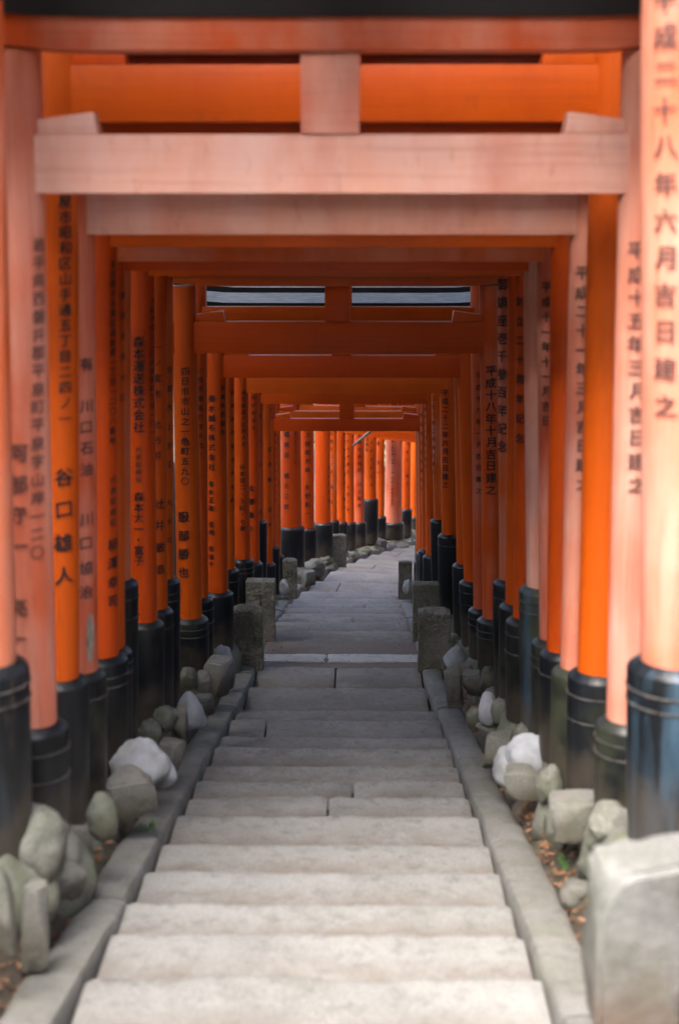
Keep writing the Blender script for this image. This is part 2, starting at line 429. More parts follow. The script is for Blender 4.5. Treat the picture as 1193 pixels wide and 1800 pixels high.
# ------------------------------------------------------------------ glyphs
GLY = {}
def glyph(ch, bold=0.0):
    key = ch
    if key in GLY: return GLY[key]
    cu = bpy.data.curves.new('glyph', 'FONT'); cu.body = ch; cu.size = 1.0; cu.offset = 0.0
    cu.align_x = 'CENTER'; cu.align_y = 'CENTER'; cu.resolution_u = 3
    o = bpy.data.objects.new('glyph', cu); COL.objects.link(o)
    dg = bpy.context.evaluated_depsgraph_get()
    me = bpy.data.meshes.new_from_object(o.evaluated_get(dg))
    bm = bmesh.new(); bm.from_mesh(me)
    bmesh.ops.triangulate(bm, faces=bm.faces[:])
    for c in [q * .08 - .48 for q in range(13)]:
        bmesh.ops.bisect_plane(bm, geom=bm.verts[:] + bm.edges[:] + bm.faces[:], plane_co=(c, 0, 0), plane_no=(1, 0, 0))
    bmesh.ops.triangulate(bm, faces=bm.faces[:])
    bm.verts.ensure_lookup_table()
    xs = [v.co.x for v in bm.verts] or [0]; ys_ = [v.co.y for v in bm.verts] or [0]
    mx, my = (min(xs) + max(xs)) / 2, (min(ys_) + max(ys_)) / 2
    if ch in '一・ノ二':  # keep their width, centred
        pass
    vv = [(v.co.x - mx, v.co.y - my) for v in bm.verts]
    ff = [tuple(v.index for v in f_.verts) for f_ in bm.faces]
    bm.free(); COL.objects.unlink(o); bpy.data.objects.remove(o); bpy.data.curves.remove(cu); bpy.data.meshes.remove(me)
    GLY[key] = (vv, ff); return GLY[key]

# ------------------------------------------------------------------ torii gates
NTH = ['', 'first', 'second', 'third', 'fourth', 'fifth', 'sixth', 'seventh', 'eighth', 'ninth', 'tenth', 'eleventh', 'twelfth', 'thirteenth',
       'fourteenth', 'fifteenth', 'sixteenth', 'seventeenth', 'eighteenth', 'nineteenth', 'twentieth', 'twenty-first', 'twenty-second',
       'twenty-third', 'twenty-fourth', 'twenty-fifth', 'twenty-sixth', 'twenty-seventh', 'twenty-eighth', 'twenty-ninth', 'thirtieth',
       'thirty-first', 'thirty-second', 'thirty-third', 'thirty-fourth', 'thirty-fifth', 'thirty-sixth']
GROUP = 'torii gates lining the stairway'
FEET = []                                               # (x, y, z, gate number, side) for the footing stones
def gate(num, Lb, Rb, Lt, Rt, zL, zR, z_nuki, h_nuki, rL, rR, sl, sr, label, texts=(), fade=(0, 0, 0), moss=(0, 0), blue=(0, 0),
         strut_w=0.20, gap=0.29, h_sh=0.12, h_cap=0.15, t=0.11, wedges=True, lfade=None, sfade=None, eave=0.085, bare=None):
    # Lb, Rb: pillar axis on the ground; Lt, Rt: at the tie beam (x, y); sl, sr: sleeve heights
    mid = Vector(((Lt[0] + Rt[0]) / 2, (Lt[1] + Rt[1]) / 2)); d = Vector((Rt[0] - Lt[0], Rt[1] - Lt[1])); span = d.length
    ang = math.atan2(d.y, d.x); z0 = min(zL, zR)
    root = link('torii_gate', None, None, None, (mid.x, mid.y, z0), ang)
    tag(root, label, 'torii gate', GROUP)
    ztop = z_nuki + h_nuki + gap - z0                   # underside of the lintel, local
    ca, sa = math.cos(-ang), math.sin(-ang)
    def loc(p): 
        dx, dy = p[0] - mid.x, p[1] - mid.y
        return (dx * ca - dy * sa, dx * sa + dy * ca)
    for si, (b, tp, zb, r, hs) in enumerate(((Lb, Lt, zL, rL, sl), (Rb, Rt, zR, rR, sr))):
        lb, lt = loc(b), loc(tp)
        Hn = z_nuki - zb; lean = (lt[0] - lb[0]) / Hn; H = ztop - (zb - z0)
        prof = [(r * 1.02, -0.02), (r * 1.02, hs), (r, 1.0 if hs < .9 else hs + .1), (r * 0.985, 0.6 * H), (r * 0.96, H)]
        me = lathe_me('pillar', prof, lean * H, H, 40, 0.012, num * 3.1 + si)
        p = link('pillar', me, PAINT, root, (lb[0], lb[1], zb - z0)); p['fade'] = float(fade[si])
        # black foot sleeve with bevelled shoulder and two hoops
        R_ = r * 1.02 + 0.036 + 0.010 * random.random()
        sp = [(R_ * 0.99, -0.05), (R_, 0.05), (R_ * 1.005, hs * .5), (R_, hs - 0.030), (R_ - 0.006, hs - 0.016), (r * 1.02 + 0.006, hs + 0.008), (r * 1.0, hs + 0.004)]
        sm = lathe_me('foot_sleeve', sp, lean * 1.0, 1.0, 36, 0.02, num * 1.7 + si * 5)
        s_ = link('foot_sleeve', sm, BLACK, p); s_['moss'] = float(moss[si]); s_['blue'] = float(blue[si])
        for hz in ((0.085, 0.135), (0.09, 0.20), (0.11,), (0.07, 0.125), ())[(num * 3 + si * 2) % 5]:
            hp = [(R_ * 0.99, hs - hz - .004), (R_ * 1.01 + 0.004, hs - hz - .003), (R_ * 1.01 + 0.004, hs - hz + .003), (R_ * 0.99, hs - hz + .004)]
            hm = lathe_me('hoop', hp, lean, 1.0, 36, 0.0)
            if num < 16: link('hoop', hm, METAL, p)
        FEET.append((b[0], b[1], zb, num, si, R_))
        if bare and si == 0:                                # paint gone down to grey wood
            v, f = [], []; Yp = tp[1]; za, zz = at(bare[0], bare[1], Yp).z - zb, at(bare[0], bare[2], Yp).z - zb
            for q in range(21):
                z = za + (zz - za) * q / 20; c = math.sin(math.pi * min(1, .04 + q / 21)) ** .5
                P = at(bare[0], bare[1] + (bare[2] - bare[1]) * q / 20, Yp - r); a0 = math.asin(max(-.8, min(.8, (loc((P.x, P.y))[0] - lb[0] - lean * z) / r))) + .10 * fr((q * .4, 3, 1))
                hw = (.26 + .10 * fr((q * .5, 7, 2))) * c
                for u in (-1, -.33, .33, 1):
                    ph = a0 + u * hw; v.append((lean * z + (r * 1.034 + .002) * math.sin(ph), -(r * 1.034 + .002) * math.cos(ph), z))
            for q in range(20):
                for u in range(3): f.append((q * 4 + u, q * 4 + u + 1, q * 4 + u + 5, q * 4 + u + 4))
            link('bare_patch', pydata('bare_patch', v, f, True), WOOD, p)
        # lettering
        for (side, txt, xp, y0, y1, cs, worn) in texts:
            if (side == 'R') != bool(si): continue
            n = len(txt); v, f = [], []
            Yp = tp[1]
            for q, ch in enumerate(txt):
                if ch in '　 ': continue
                py = y0 + (y1 - y0) * (q / max(1, n - 1))
                P = at(xp, py, Yp - r * 0.8); zl = P.z - zb
                if zl > H or zl < hs: continue
                cxw = b[0] + lean * zl if abs(ang) < .02 else None
                lx = lb[0] + lean * zl
                px_ = loc((P.x, P.y))[0] - lx
                ph0 = math.asin(max(-0.93, min(0.93, px_ / r)))
                size = cs * (Yp * 1.02) / FPX * 1.03
                gv, gf = glyph(ch)
                jit = random.uniform(-.04, .04); o0 = len(v); rot = random.uniform(-.05, .05)
                rr = r * 1.036 + 0.0032
                bw = .026 if cs > 9 else .016
                for kk, (bx, by) in enumerate(((0, 0), (bw, -bw * .4), (-bw * .5, bw * .8))):   # a loaded brush: strokes laid over each other
                    o0 = len(v)
                    for (gx, gy) in gv:
                        gx += bx; gy += by
                        gx2, gy2 = gx - gy * rot + jit * .5, gy + gx * (rot + 0.05)
                        ph = ph0 + gx2 * size / r
                        z = zl + gy2 * size
                        rk = rr + kk * 0.0003
                        v.append((lean * z + rk * math.sin(ph), -rk * math.cos(ph), z))
                    f += [tuple(o0 + a for a in t_) for t_ in gf]
            if v:
                o = link('inscription', pydata('inscription', v, f), INK, p); o['worn'] = float(worn)
    zn = z_nuki - z0; hs2 = span / 2
    nb = link('tie_beam', box_me('tie_beam', -hs2 - 0.36, hs2 + 0.36, -t / 2, t / 2, zn, zn + h_nuki), PAINTH, root); nb['fade'] = float(fade[2])
    st = link('strut', box_me('strut', -strut_w / 2, strut_w / 2, -t / 2 - 0.012, t / 2 + 0.012, zn + h_nuki + 0.001, ztop), PAINTH, root); st['fade'] = float(fade[2] * .8 if sfade is None else sfade)
    if wedges:
        for s, r in ((-1, rL), (1, rR)):
            xi = s * (hs2 - r * 0.9); L = 0.20
            pr = [(xi, zn + h_nuki + 0.001), (xi - s * (L + .008), zn + h_nuki + 0.001), (xi - s * (L - .005), zn + h_nuki + 0.075), (xi, zn + h_nuki + 0.050)]
            wd = link('wedge', prism_me('wedge', pr, -t / 2 + .006, t / 2 - .006), PAINTH, root); wd['fade'] = float(fade[2])
            xo = s * (hs2 + r * 0.9)
            pr = [(xo, zn + h_nuki + 0.001), (xo + s * .10, zn + h_nuki + 0.001), (xo + s * .09, zn + h_nuki + 0.06), (xo, zn + h_nuki + 0.045)]
            wd = link('wedge', prism_me('wedge', pr, -t / 2 + .006, t / 2 - .006), PAINTH, root); wd['fade'] = float(fade[2])
    # lintel and black cap, both swept up a little at the ends
    def swept(name, half_, y0, y1, prof, mat, bev):
        v, f = [], []; n = 16; m = len(prof)
        for i in range(n + 1):
            x = -half_ + 2 * half_ * i / n; up = 0.10 * max(0, (abs(x) / half_ - 0.55) / 0.45) ** 2
            for (y, z) in prof: v.append((x, y, z + up))
        for i in range(n):
            for a in range(m):
                b_ = (a + 1) % m; f.append((i * m + a, i * m + b_, (i + 1) * m + b_, (i + 1) * m + a))
        f.append(tuple(range(m))[::-1]); f.append(tuple(n * m + a for a in range(m)))
        me = pydata(name, v, f)
        bm = bmesh.new(); bm.from_mesh(me); bmesh.ops.recalc_face_normals(bm, faces=bm.faces[:]); bm.to_mesh(me); bm.free()
        return me
    w1 = t / 2 + 0.03
    sh = link('lintel', swept('lintel', hs2 + 0.42, 0, 0, [(-w1, ztop), (w1, ztop), (w1 + .012, ztop + h_sh), (-w1 - .012, ztop + h_sh)], None, 0), PAINTH, root); sh['fade'] = float(fade[2] * .6 if lfade is None else lfade)
    w2 = w1 + eave; zc = ztop + h_sh + .002
    cap = swept('cap', hs2 + 0.52, 0, 0, [(-w2, zc), (w2, zc), (w2 + .012, zc + h_cap * .40), (0, zc + h_cap), (-w2 - .012, zc + h_cap * .40)], None, 0)
    cp = link('cap', cap, (ROOFBLACK, ROOFTOP), root)
    for po in cap.polygons:
        if po.normal.z > 0.5: po.material_index = 1
    return root

def Yd(d, py): return d * (math.cos(PITCH) + (900 - py) / FPX * math.sin(PITCH))
def near_gate(num, d, xL, xR, nb, nh, slT, srT, rL, rR, label, texts=(), zoff=None, **kw):
    Y = Yd(d, nb)
    zn = at(600, nb, Y).z; hn = nh * d / FPX
    zL = CAMZ - TAN * Y - 1.32 if zoff is None else CAMZ - TAN * Y + zoff[0]
    zR = CAMZ - TAN * Y - 1.26 if zoff is None else CAMZ - TAN * Y + zoff[1]
    # inner edges as seen at beam height and at the sleeve top
    def xs(side, pt, pb, r, ptop):
        a = at(pt, nb, Y).x - side * -1 * 0; a = a + side * r
        b = at(pb, ptop, Y).x + side * r
        zt, zb = zn, at(pb, ptop, Y).z
        return a, b, zt, zb
    aL, bL, zt, zb = xs(-1, xL[0], xL[1], rL, slT)
    lbx = bL + (bL - aL) * (zb - zL) / (zt - zb)
    hL = at(600, slT, Y).z - zL
    aR, bR, zt, zb = xs(1, xR[0], xR[1], rR, srT)
    rbx = bR + (bR - aR) * (zb - zR) / (zt - zb)
    hR = at(600, srT, Y).z - zR
    return gate(num, (lbx, Y), (rbx, Y), (aL, Y), (aR, Y), zL, zR, zn, hn, rL, rR, hL, hR, label, texts, **kw)

T2, T22 = '平成十五年三月吉日建之', '平成二十二年六月吉日建之'
near_gate(1, 4.50, (6, 28), (1124, 1127), 300 - 330, 100, 1165, 1160, .115, .120, 'nearest torii gate, its thick pale pink pillars at the picture edges', [
    ('R', '平成二十八年六月吉日建之', 1168, -2, 712, 39, .45)], zoff=(-1.19, -1.165), fade=(.62, .73, .6), moss=(.1, .1), blue=(.4, .8))  # pale posts here and in the next gate paint in sky sheen
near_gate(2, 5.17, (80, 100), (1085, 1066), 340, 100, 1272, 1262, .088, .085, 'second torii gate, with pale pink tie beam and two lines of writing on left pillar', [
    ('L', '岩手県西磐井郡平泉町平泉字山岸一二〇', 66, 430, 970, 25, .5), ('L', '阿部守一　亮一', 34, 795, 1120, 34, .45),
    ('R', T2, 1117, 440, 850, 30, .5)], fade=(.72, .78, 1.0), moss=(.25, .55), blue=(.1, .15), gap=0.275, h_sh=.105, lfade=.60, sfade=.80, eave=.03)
near_gate(3, 5.84, (139, 139), (1035, 1015), 215, 96, 1192, 1178, .085, .095, 'tall third torii gate with clean bright orange pillars and a deep orange tie beam', [
    ('L', '名古屋市昭和区山手通五丁目二四ノ一', 115, 300, 735, 22, 0), ('L', '谷口雄人', 113, 838, 1010, 33, 0)], zoff=(-1.42, -1.29), fade=(.02, .03, .18), moss=(.15, .2), blue=(.1, .25))
near_gate(4, 6.27, (168, 172), (1000, 985), 412, 72, 1180, 1172, .075, .085, 'fourth torii gate, beam mottled pink and grey, left pillar bare wood near its foot', [
    ('L', '有　川口石油', 152, 640, 825, 24, .35), ('L', '川口協治', 152, 912, 1040, 25, .45),
    ('R', '平成二十一年三月吉日建之', 1023, 480, 850, 24, .4)], zoff=(-1.37, -1.30), fade=(.62, .70, .88), moss=(.5, .7), blue=(0, .2), gap=.42, bare=(157, 1072, 1158))
near_gate(5, 6.90, (206, 209), (966, 961), 434, 75, 1152, 1142, .09, .08, 'fifth torii gate, plain orange pillars and a bright orange strip of beam', [
    ('L', '名古屋市名東区高針原一丁目一二〇八番地', 196, 465, 775, 14, 0), ('L', '代表取締役', 197, 845, 920, 14, .1), ('L', '柳澤幸司', 197, 958, 1058, 23, 0)],
    zoff=(-1.33, -1.26), fade=(.05, .02, .08), moss=(.1, .15))
near_gate(6, 7.30, (219, 219), (942, 948), 459, 70, 1140, 1122, .08, .075, 'sixth torii gate, pinkish beam end showing beside its pale right pillar', [
    ('L', '静岡市清水区', 213, 520, 700, 14, .2), ('R', '平成十一年十一月吉日', 960, 505, 740, 18, .1)], fade=(.35, .66, .55), moss=(.2, .6))
near_gate(7, 7.62, (231, 229), (918, 925), 476, 70, 1020, 1030, .08, .085, 'seventh torii gate, right pillar faded pale pink above a blue-grey sleeve', [
    ], fade=(.55, .86, .3), moss=(.3, .6), blue=(.05, .8))
near_gate(8, 8.25, (272, 276), (905, 902), 484, 70, 1092, 1085, .075, .075, 'eighth torii gate, orange, address and four-character name on its left pillar', [
    ('L', '森本運送株式会社', 245, 600, 750, 20, 0), ('L', '大阪市住之江区南港東四丁目一〇一', 266, 530, 760, 11, .15), ('L', '代表取締役', 245, 790, 842, 11, .15), ('L', '森本太一・富子', 245, 872, 985, 18, 0),
    ('R', '創立二十周年記念', 914, 530, 770, 17, 0)], fade=(.10, .28, .1), moss=(.3, .4))
near_gate(9, 8.70, (295, 294), (891, 888), 482, 70, 1070, 1060, .07, .07, 'ninth torii gate, narrow orange pillars, left one with brushed black name', [
    ('L', '一ノ宮市　北方町', 277, 610, 800, 14, 0), ('L', '辻井敏浩', 281, 885, 1000, 19, 0)], fade=(.05, .05, .05), moss=(.3, .5))
near_gate(10, 9.17, (305, 306), (873, 877), 486, 66, 1017, 1018, .075, .07, 'tenth torii gate, long commemorative line down its pale right pillar', [
    ('L', '京都市上京区　丸太町', 297, 650, 950, 12, .1),
    ('R', '御鎮座壱千参百年記念', 882, 500, 785, 21, .15)], fade=(.25, .60, .1), moss=(.3, .3))
near_gate(11, 10.5, (348, 355), (842, 848), 620, 55, 1085, 1085, .090, .075, 'eleventh torii gate, low dark beam, open slot showing grey roof edge behind', [
    ('L', '四日市市山之一色町五九〇', 326, 652, 845, 14.5, 0), ('L', '服部勝也', 323, 908, 1005, 20, 0), ('R', '平成十八年十月吉日建之', 862, 652, 860, 18.5, 0)],
    fade=(.22, .45, .06), moss=(.35, .4), strut_w=.175, gap=.25)
near_gate(12, 11.3, (364, 366), (826, 832), 563, 24, 1050, 1068, .065, .07, 'twelfth torii gate, tall, its red beam just seen above the dark low one', [
    ('L', '小牧市藤島町梵天四八', 352, 650, 800, 11, .1), ('R', '平成十九年一月吉日建之', 841, 660, 862, 11, .1)], fade=(.1, .5, .06), moss=(.2, .4), gap=.36, wedges=False)
near_gate(13, 12.8, (398, 401), (803, 815), 663, 39, 1040, 1020, .09, .085, 'thirteenth torii gate, fresh orange pillars and a lit line along its beam top', [
    ('L', '春水誠布株式会社', 373, 700, 820, 12.5, 0), ('L', '春水正敏　佳明　有佳子', 372, 850, 992, 10.5, 0), ('L', '兵庫県西脇市', 391, 682, 760, 9.5, 0)], fade=(.05, .03, .06), moss=(.1, .1), strut_w=.17, h_cap=.12)
near_gate(14, 13.5, (412, 413), (797, 802), 640, 38, 1000, 990, .07, .08, 'fourteenth torii gate, narrow dark slices of pillar behind the fresh orange one', [
    ('L', '滋賀県甲賀市甲南町', 408, 690, 880, 8.5, .05)], fade=(.08, .15, .05), moss=(.2, .2), gap=.325)
near_gate(15, 15.2, (437, 440), (772, 776), 690, 34, 982, 938, .085, .085, 'fifteenth torii gate, date written down the dark right pillar with shiny sleeve top', [
    ('L', '東京都品川区西大井', 428, 690, 780, 9, 0), ('L', '谷本信二・玉紀・七瀬', 426, 820, 928, 9.5, 0), ('R', T22, 782, 690, 852, 11.5, 0)], fade=(.1, .05, .05), moss=(.1, .1))
near_gate(16, 16.4, (456, 456), (757, 762), 674, 30, 988, 912, .08, .075, 'sixteenth torii gate, faint pale writing on right pillar beyond the dated one', [
    ('L', '大阪府和泉市', 446, 685, 752, 8, 0), ('L', '松原義台', 441, 858, 928, 11, 0), ('R', '平成二十八年二月吉日建之', 762, 672, 830, 8, .05)], fade=(.1, .4, .05), moss=(.1, .1))
near_gate(17, 17.6, (463, 463), (746, 748), 709, 27, 915, 975, .075, .075, 'seventeenth torii gate, tall thin black left sleeve catching light', [
    ('L', '和歌山市　藪', 456, 690, 900, 8, 0), ('R', '令和四年十一月吉日建之', 748, 695, 820, 7, 0)], fade=(.1, .2, .05))
near_gate(18, 19.0, (478, 479), (738, 741), 702, 24, 990, 965, .08, .07, 'eighteenth torii gate, widely spaced name down its narrow left pillar', [
    ('L', '宮本敏　宮本', 474, 790, 922, 8.5, 0), ('L', '三重県桑名市', 478, 695, 735, 6, 0), ('R', '御鎮座記念奉納建之', 740, 730, 860, 7, 0)], fade=(.05, .1, .05))
near_gate(19, 20.4, (485, 486), (733, 736), 757, 22, 960, 970, .075, .075, 'nineteenth torii gate, dark underside of its beam framing the bright pillars', [
    ('L', '愛知県名古屋市中川区', 488, 765, 880, 6, 0)], fade=(.05, .1, .05))
near_gate(20, 21.6, (493, 494), (729, 731), 745, 23, 975, 985, .08, .08, 'twentieth torii gate, last before the bend, wedge and strut above its beam', [
    ], fade=(.1, .1, .1), strut_w=.19, gap=.20)

# gates round the bend, wider apart and thicker
FAR = [  # pixel left/right edge of the outer pillar, sleeve top row, depth, fade, texts
    (493, 530, 925, 23.2, .30, [('橘商店　橘元三郎', 504, 763, 890, 10), ('江戸川区七ノ五ノ一五', 519, 758, 812, 5.5)], 'big bright pillar at the left of the bend, pale down one side'),
    (527, 552, 928, 24.3, .30, [('ズ様販売株　矢野彰一', 541, 764, 902, 9.5)], 'bright pillar second along the bend, black name down its middle'),
    (553, 581, 918, 25.6, .05, [('大山小百合', 577, 822, 880, 7)], 'smooth clean orange pillar with highlight, third along the bend'),
    (577, 592, 914, 26.5, .35, [('京都市二ノ宮　健一郎', 582, 762, 882, 6)], 'slim rosy pillar, fourth along the bend'),
    (590, 607, 917, 27.2, .05, [('堺市東区日置荘　美咲', 605, 762, 892, 5.5)], 'narrow orange pillar just above the little marker stone'),
    (605, 622, 918, 27.9, .12, [('神戸市須磨区　上西一成', 612, 762, 895, 5.5)], 'orange pillar behind the marker stone, sixth along the bend'),
    (621, 640, 917, 28.6, .35, [('大津市高畑町　川上彩香', 632, 765, 888, 7)], 'pinkish pillar crossed by the pale stick'),
    (638, 661, 876, 29.3, .02, [('吉田昌弘', 645, 762, 790, 6.5), ('東大阪市中石切', 653, 762, 852, 5)], 'red pillar on a very tall black sleeve at the bend'),
    (660, 675, 907, 30.0, .05, [('海老　文一', 665, 762, 830, 7)], 'orange pillar beside the green gap'),
    (676, 706, 917, 30.6, .55, [('奈良県生駒市鹿ノ台東一丁目', 691, 765, 830, 4.5), ('中央工業株式会社', 690, 840, 885, 5)], 'thick whitened pillar right of the green gap'),
    (705, 721, 894, 31.4, .10, [('木村圭介　裕子', 716, 765, 850, 6)], 'shaded pillar right of the whitened one'),
    (720, 733, 908, 32.4, .02, [], 'plain orange pillar half hidden by the dark tunnel'),
]
for i, (xl, xr, sy, d, fd, tx, lb) in enumerate(FAR):
    Y = d * 0.983
    r = (xr - xl) / 2 * d / FPX
    P = at((xl + xr) / 2, 880, Y); h = head(Y) * 1.0
    zb = floor_z(Y) + 0.22
    # the tunnel partner stands across the way
    wdt = 2.15
    Rx, Ry = P.x + wdt * math.cos(h), Y - wdt * math.sin(h)
    zn = CAMZ - TAN * Y + 1.30
    hL = at(600, sy, Y).z - zb
    gate(21 + i, (P.x, Y), (Rx, Ry), (P.x, Y), (Rx, Ry), zb, zb, zn, .24, r, max(.09, r * .9), hL, hL * .9,
         '%s torii gate, %s' % (NTH[21 + i], lb), [('L', a, b, c, e, s, .05) for a, b, c, e, s in tx], fade=(max(fd, .2) + .06, fd, fd * .6), t=.13)

# ------------------------------------------------------------------ marker stones
def stele(px0, px1, ptop, pbase, d, label, face='front', carve=(), turn=0.0, depth=0.62, flat=False):
    Y = d * .985
    a, b = at(px0, pbase, Y), at(px1, pbase, Y)
    wd = b.x - a.x; H = at(600, ptop, Y).z - a.z; dp = wd * depth
    bm = bmesh.new(); bmesh.ops.create_cube(bm, size=1)
    for v in bm.verts: v.co = Vector((v.co.x * wd, v.co.y * dp, (v.co.z + .5) * (H * .93 + .14) - .14))
    top = [f_ for f_ in bm.faces if f_.normal.z > .9][0]
    r_ = bmesh.ops.inset_region(bm, faces=[top], thickness=wd * .30)
    for v in top.verts: v.co.z += H * (.03 if flat else .07)
    bmesh.ops.bevel(bm, geom=bm.edges[:], offset=0.006, segments=2, affect='EDGES')
    bmesh.ops.subdivide_edges(bm, edges=[e for e in bm.edges if e.calc_length() > .05], cuts=7, use_grid_fill=True)
    sd_ = px0 * .37
    for v in bm.verts:
        n = v.co.normalized()
        v.co += Vector((n.x, n.y, n.z * .4)) * (0.012 * fr((v.co.x * 9 + sd_, v.co.y * 9, v.co.z * 9)) + 0.006 * fr((v.co.x * 28 + sd_, v.co.y * 28, v.co.z * 28)))
    o = link('stone_marker', from_bm(bm, 'stone_marker', True, 35), STELE, None, ((a.x + b.x) / 2, Y + dp / 2, a.z), turn)
    tag(o, label, 'stone marker', 'stone markers beside the steps')
    if carve:
        v, f = [], []
        for (ch, u, zf, s) in carve:
            gv, gf = glyph(ch); o0 = len(v)
            v += [(u * wd + x * s * wd, y * s * wd) for x, y in gv]; v = v
            f += [tuple(o0 + q for q in t_) for t_ in gf]
            for q in range(o0, len(v)): v[q] = (v[q][0], -dp / 2 - 0.0125, v[q][1] + zf * H)
        link('carving_shade', pydata('carving_shade', v, f), GROOVESHADE, o)
    return o
GROOVESHADE = simple('painted_groove_shade', (0.03, 0.03, 0.022), (0.085, 0.082, 0.065), 40, .95, 0.2)  # flat dark glyphs paint in the shade of cut grooves
stele(409, 462, 1068, 1178, 13.2, 'mossy stone marker at left of landing, nearest on that side, front face rough',)
stele(735, 791, 1072, 1180, 13.2, 'mossy stone marker at right of landing, nearest on that side, pointed top')
stele(433, 483, 1017, 1118, 14.9, 'dark marker stone directly behind the nearest left one, carved face', carve=(('丁', .0, .62, .55),), flat=True)
stele(725, 770, 1022, 1112, 14.9, 'dark marker stone directly behind the nearest right one, flat top', flat=True)
stele(497, 522, 983, 1037, 20.3, 'small marker stone on left by the foot of the large bright pillar', carve=(('分', .0, .55, .6),))
stele(700, 724, 985, 1037, 20.0, 'small dark square marker stone on right where steps meet the black sleeves', flat=True)
stele(582, 607, 938, 992, 25.8, 'pale leaning marker stone standing alone below the bright orange pillars', turn=.35, flat=True)

# ------------------------------------------------------------------ stones and mounds at the pillar feet
def facet(bm, seed, n, lo, hi, scale):
    rr = random.Random(seed)
    for _ in range(n):
        d = Vector((rr.gauss(0, 1), rr.gauss(0, 1), rr.gauss(0, .7))).normalized(); c = rr.uniform(lo, hi)
        for v in bm.verts:
            p = Vector((v.co.x / scale[0], v.co.y / scale[1], v.co.z / scale[2])); k = p.dot(d)
            if k > c:
                p -= d * (k - c) * .88; v.co = Vector((p.x * scale[0], p.y * scale[1], p.z * scale[2]))
def rock_mesh(seed, sx, sy, sz, jag=0.22, sub=4, dome=False, nf=7):
    bm = bmesh.new(); bmesh.ops.create_icosphere(bm, subdivisions=sub, radius=1)
    for v in bm.verts:
        n = v.co.copy()
        k = 1 + jag * fr((n.x * 1.3 + seed, n.y * 1.3, n.z * 1.3))
        if dome:                                           # poured mass: flat skirt, soft folds
            w_ = 1 + .45 * max(0, .35 - n.z) ** .8
            fold = .16 * fr((math.atan2(n.y, n.x) * 1.6 + seed, n.z * 1.2, seed)) 
            k *= 1 + fold
            v.co = Vector((n.x * k * sx * w_, n.y * k * sy * w_, (n.z * k if n.z > 0 else n.z * 1.3) * sz))
        else:
            v.co = Vector((n.x * k * sx, n.y * k * sy, n.z * k * sz * (1.2 if n.z < 0 else 1)))
            if n.z < 0: v.co.x *= 1 + .22 * -n.z; v.co.y *= 1 + .22 * -n.z
    if not dome: facet(bm, int(seed * 100) + 1, nf if jag > .12 else 1, .68, .92, (sx, sy, sz))
    for v in bm.verts:
        n = v.co.normalized(); p = v.co; m = min(sx, sz)
        q = .25 if dome else 1.0
        v.co += n * m * q * (.10 * fr((p.x * 4 / m * .5 + seed, p.y * 4 / m * .5, p.z * 4 / m * .5)) + .05 * fr((p.x * 6 / m + seed, p.y * 6 / m, p.z * 6 / m)))
    return from_bm(bm, 'rock', True)
def block_mesh(seed, sx, sy, sz, jag=0.03, bv=.16):
    bm = bmesh.new(); bmesh.ops.create_cube(bm, size=2)
    rr = random.Random(int(seed * 91))
    for v in bm.verts:
        v.co = Vector((v.co.x * sx * rr.uniform(.82, 1.08), v.co.y * sy * rr.uniform(.85, 1.1), v.co.z * sz * (rr.uniform(.84, 1.06) if v.co.z > 0 else 1.5)))
    bmesh.ops.bevel(bm, geom=bm.edges[:], offset=min(sx, sy, sz) * bv, segments=3, affect='EDGES')
    bmesh.ops.subdivide_edges(bm, edges=bm.edges[:], cuts=5, use_grid_fill=True)
    facet(bm, int(seed * 77) + 3, 7, .85, 1.2, (sx, sy, sz))
    for v in bm.verts:
        n = v.co.normalized(); p = v.co
        v.co += n * (jag * fr((p.x * 6 + seed, p.y * 6, p.z * 6)) + jag * .5 * fr((p.x * 19 + seed, p.y * 19, p.z * 19)))
    return from_bm(bm, 'block', True, 45)
def soiled(me, sz):
    a_ = me.attributes.new('dirt', 'FLOAT', 'POINT')
    a_.data.foreach_set('value', [max(0.0, min(.95, .25 - v.co.z / sz * .9)) for v in me.vertices])
    return me
def place_px(px, py, wpx, hpx, off, kind, label, mat, depth=1.0, turn=0.0, jag=.2, cat='stone', group='stones along the foot of the gates', name=None, tilt=None):
    # the outline's centre and size in the photograph; off = height of its base against the tunnel axis
    v = ray(px, py + hpx * .45); Y = -off / (-v.z / v.y - TAN)
    P = at(px, py, Y); k = Y * 1.02 / FPX
    sx, sz = wpx / 2 * k, hpx / 2 * k * 1.05; sy = sx * depth
    seed = px * .173 + py * .07
    me = rock_mesh(seed, sx, sy, sz, jag, 4, cat == 'mortar mound') if kind == 'rock' else block_mesh(seed, sx, sy, sz, min(sx, sz) * .12)
    soiled(me, sz)
    o = link(name or ('boulder' if kind == 'rock' else 'stone_block'), me, mat, None, (P.x, P.y + sy * .5, P.z - .025), turn)
    rt = random.Random(int(px * 13 + py)); tilt = tilt or (rt.uniform(-.12, .12), rt.uniform(-.14, .14)); o.rotation_euler = (tilt[0], tilt[1], turn or rt.uniform(-.3, .3))
    return tag(o, label, cat, group)
MG = 'white mortar mounds at the pillar feet'
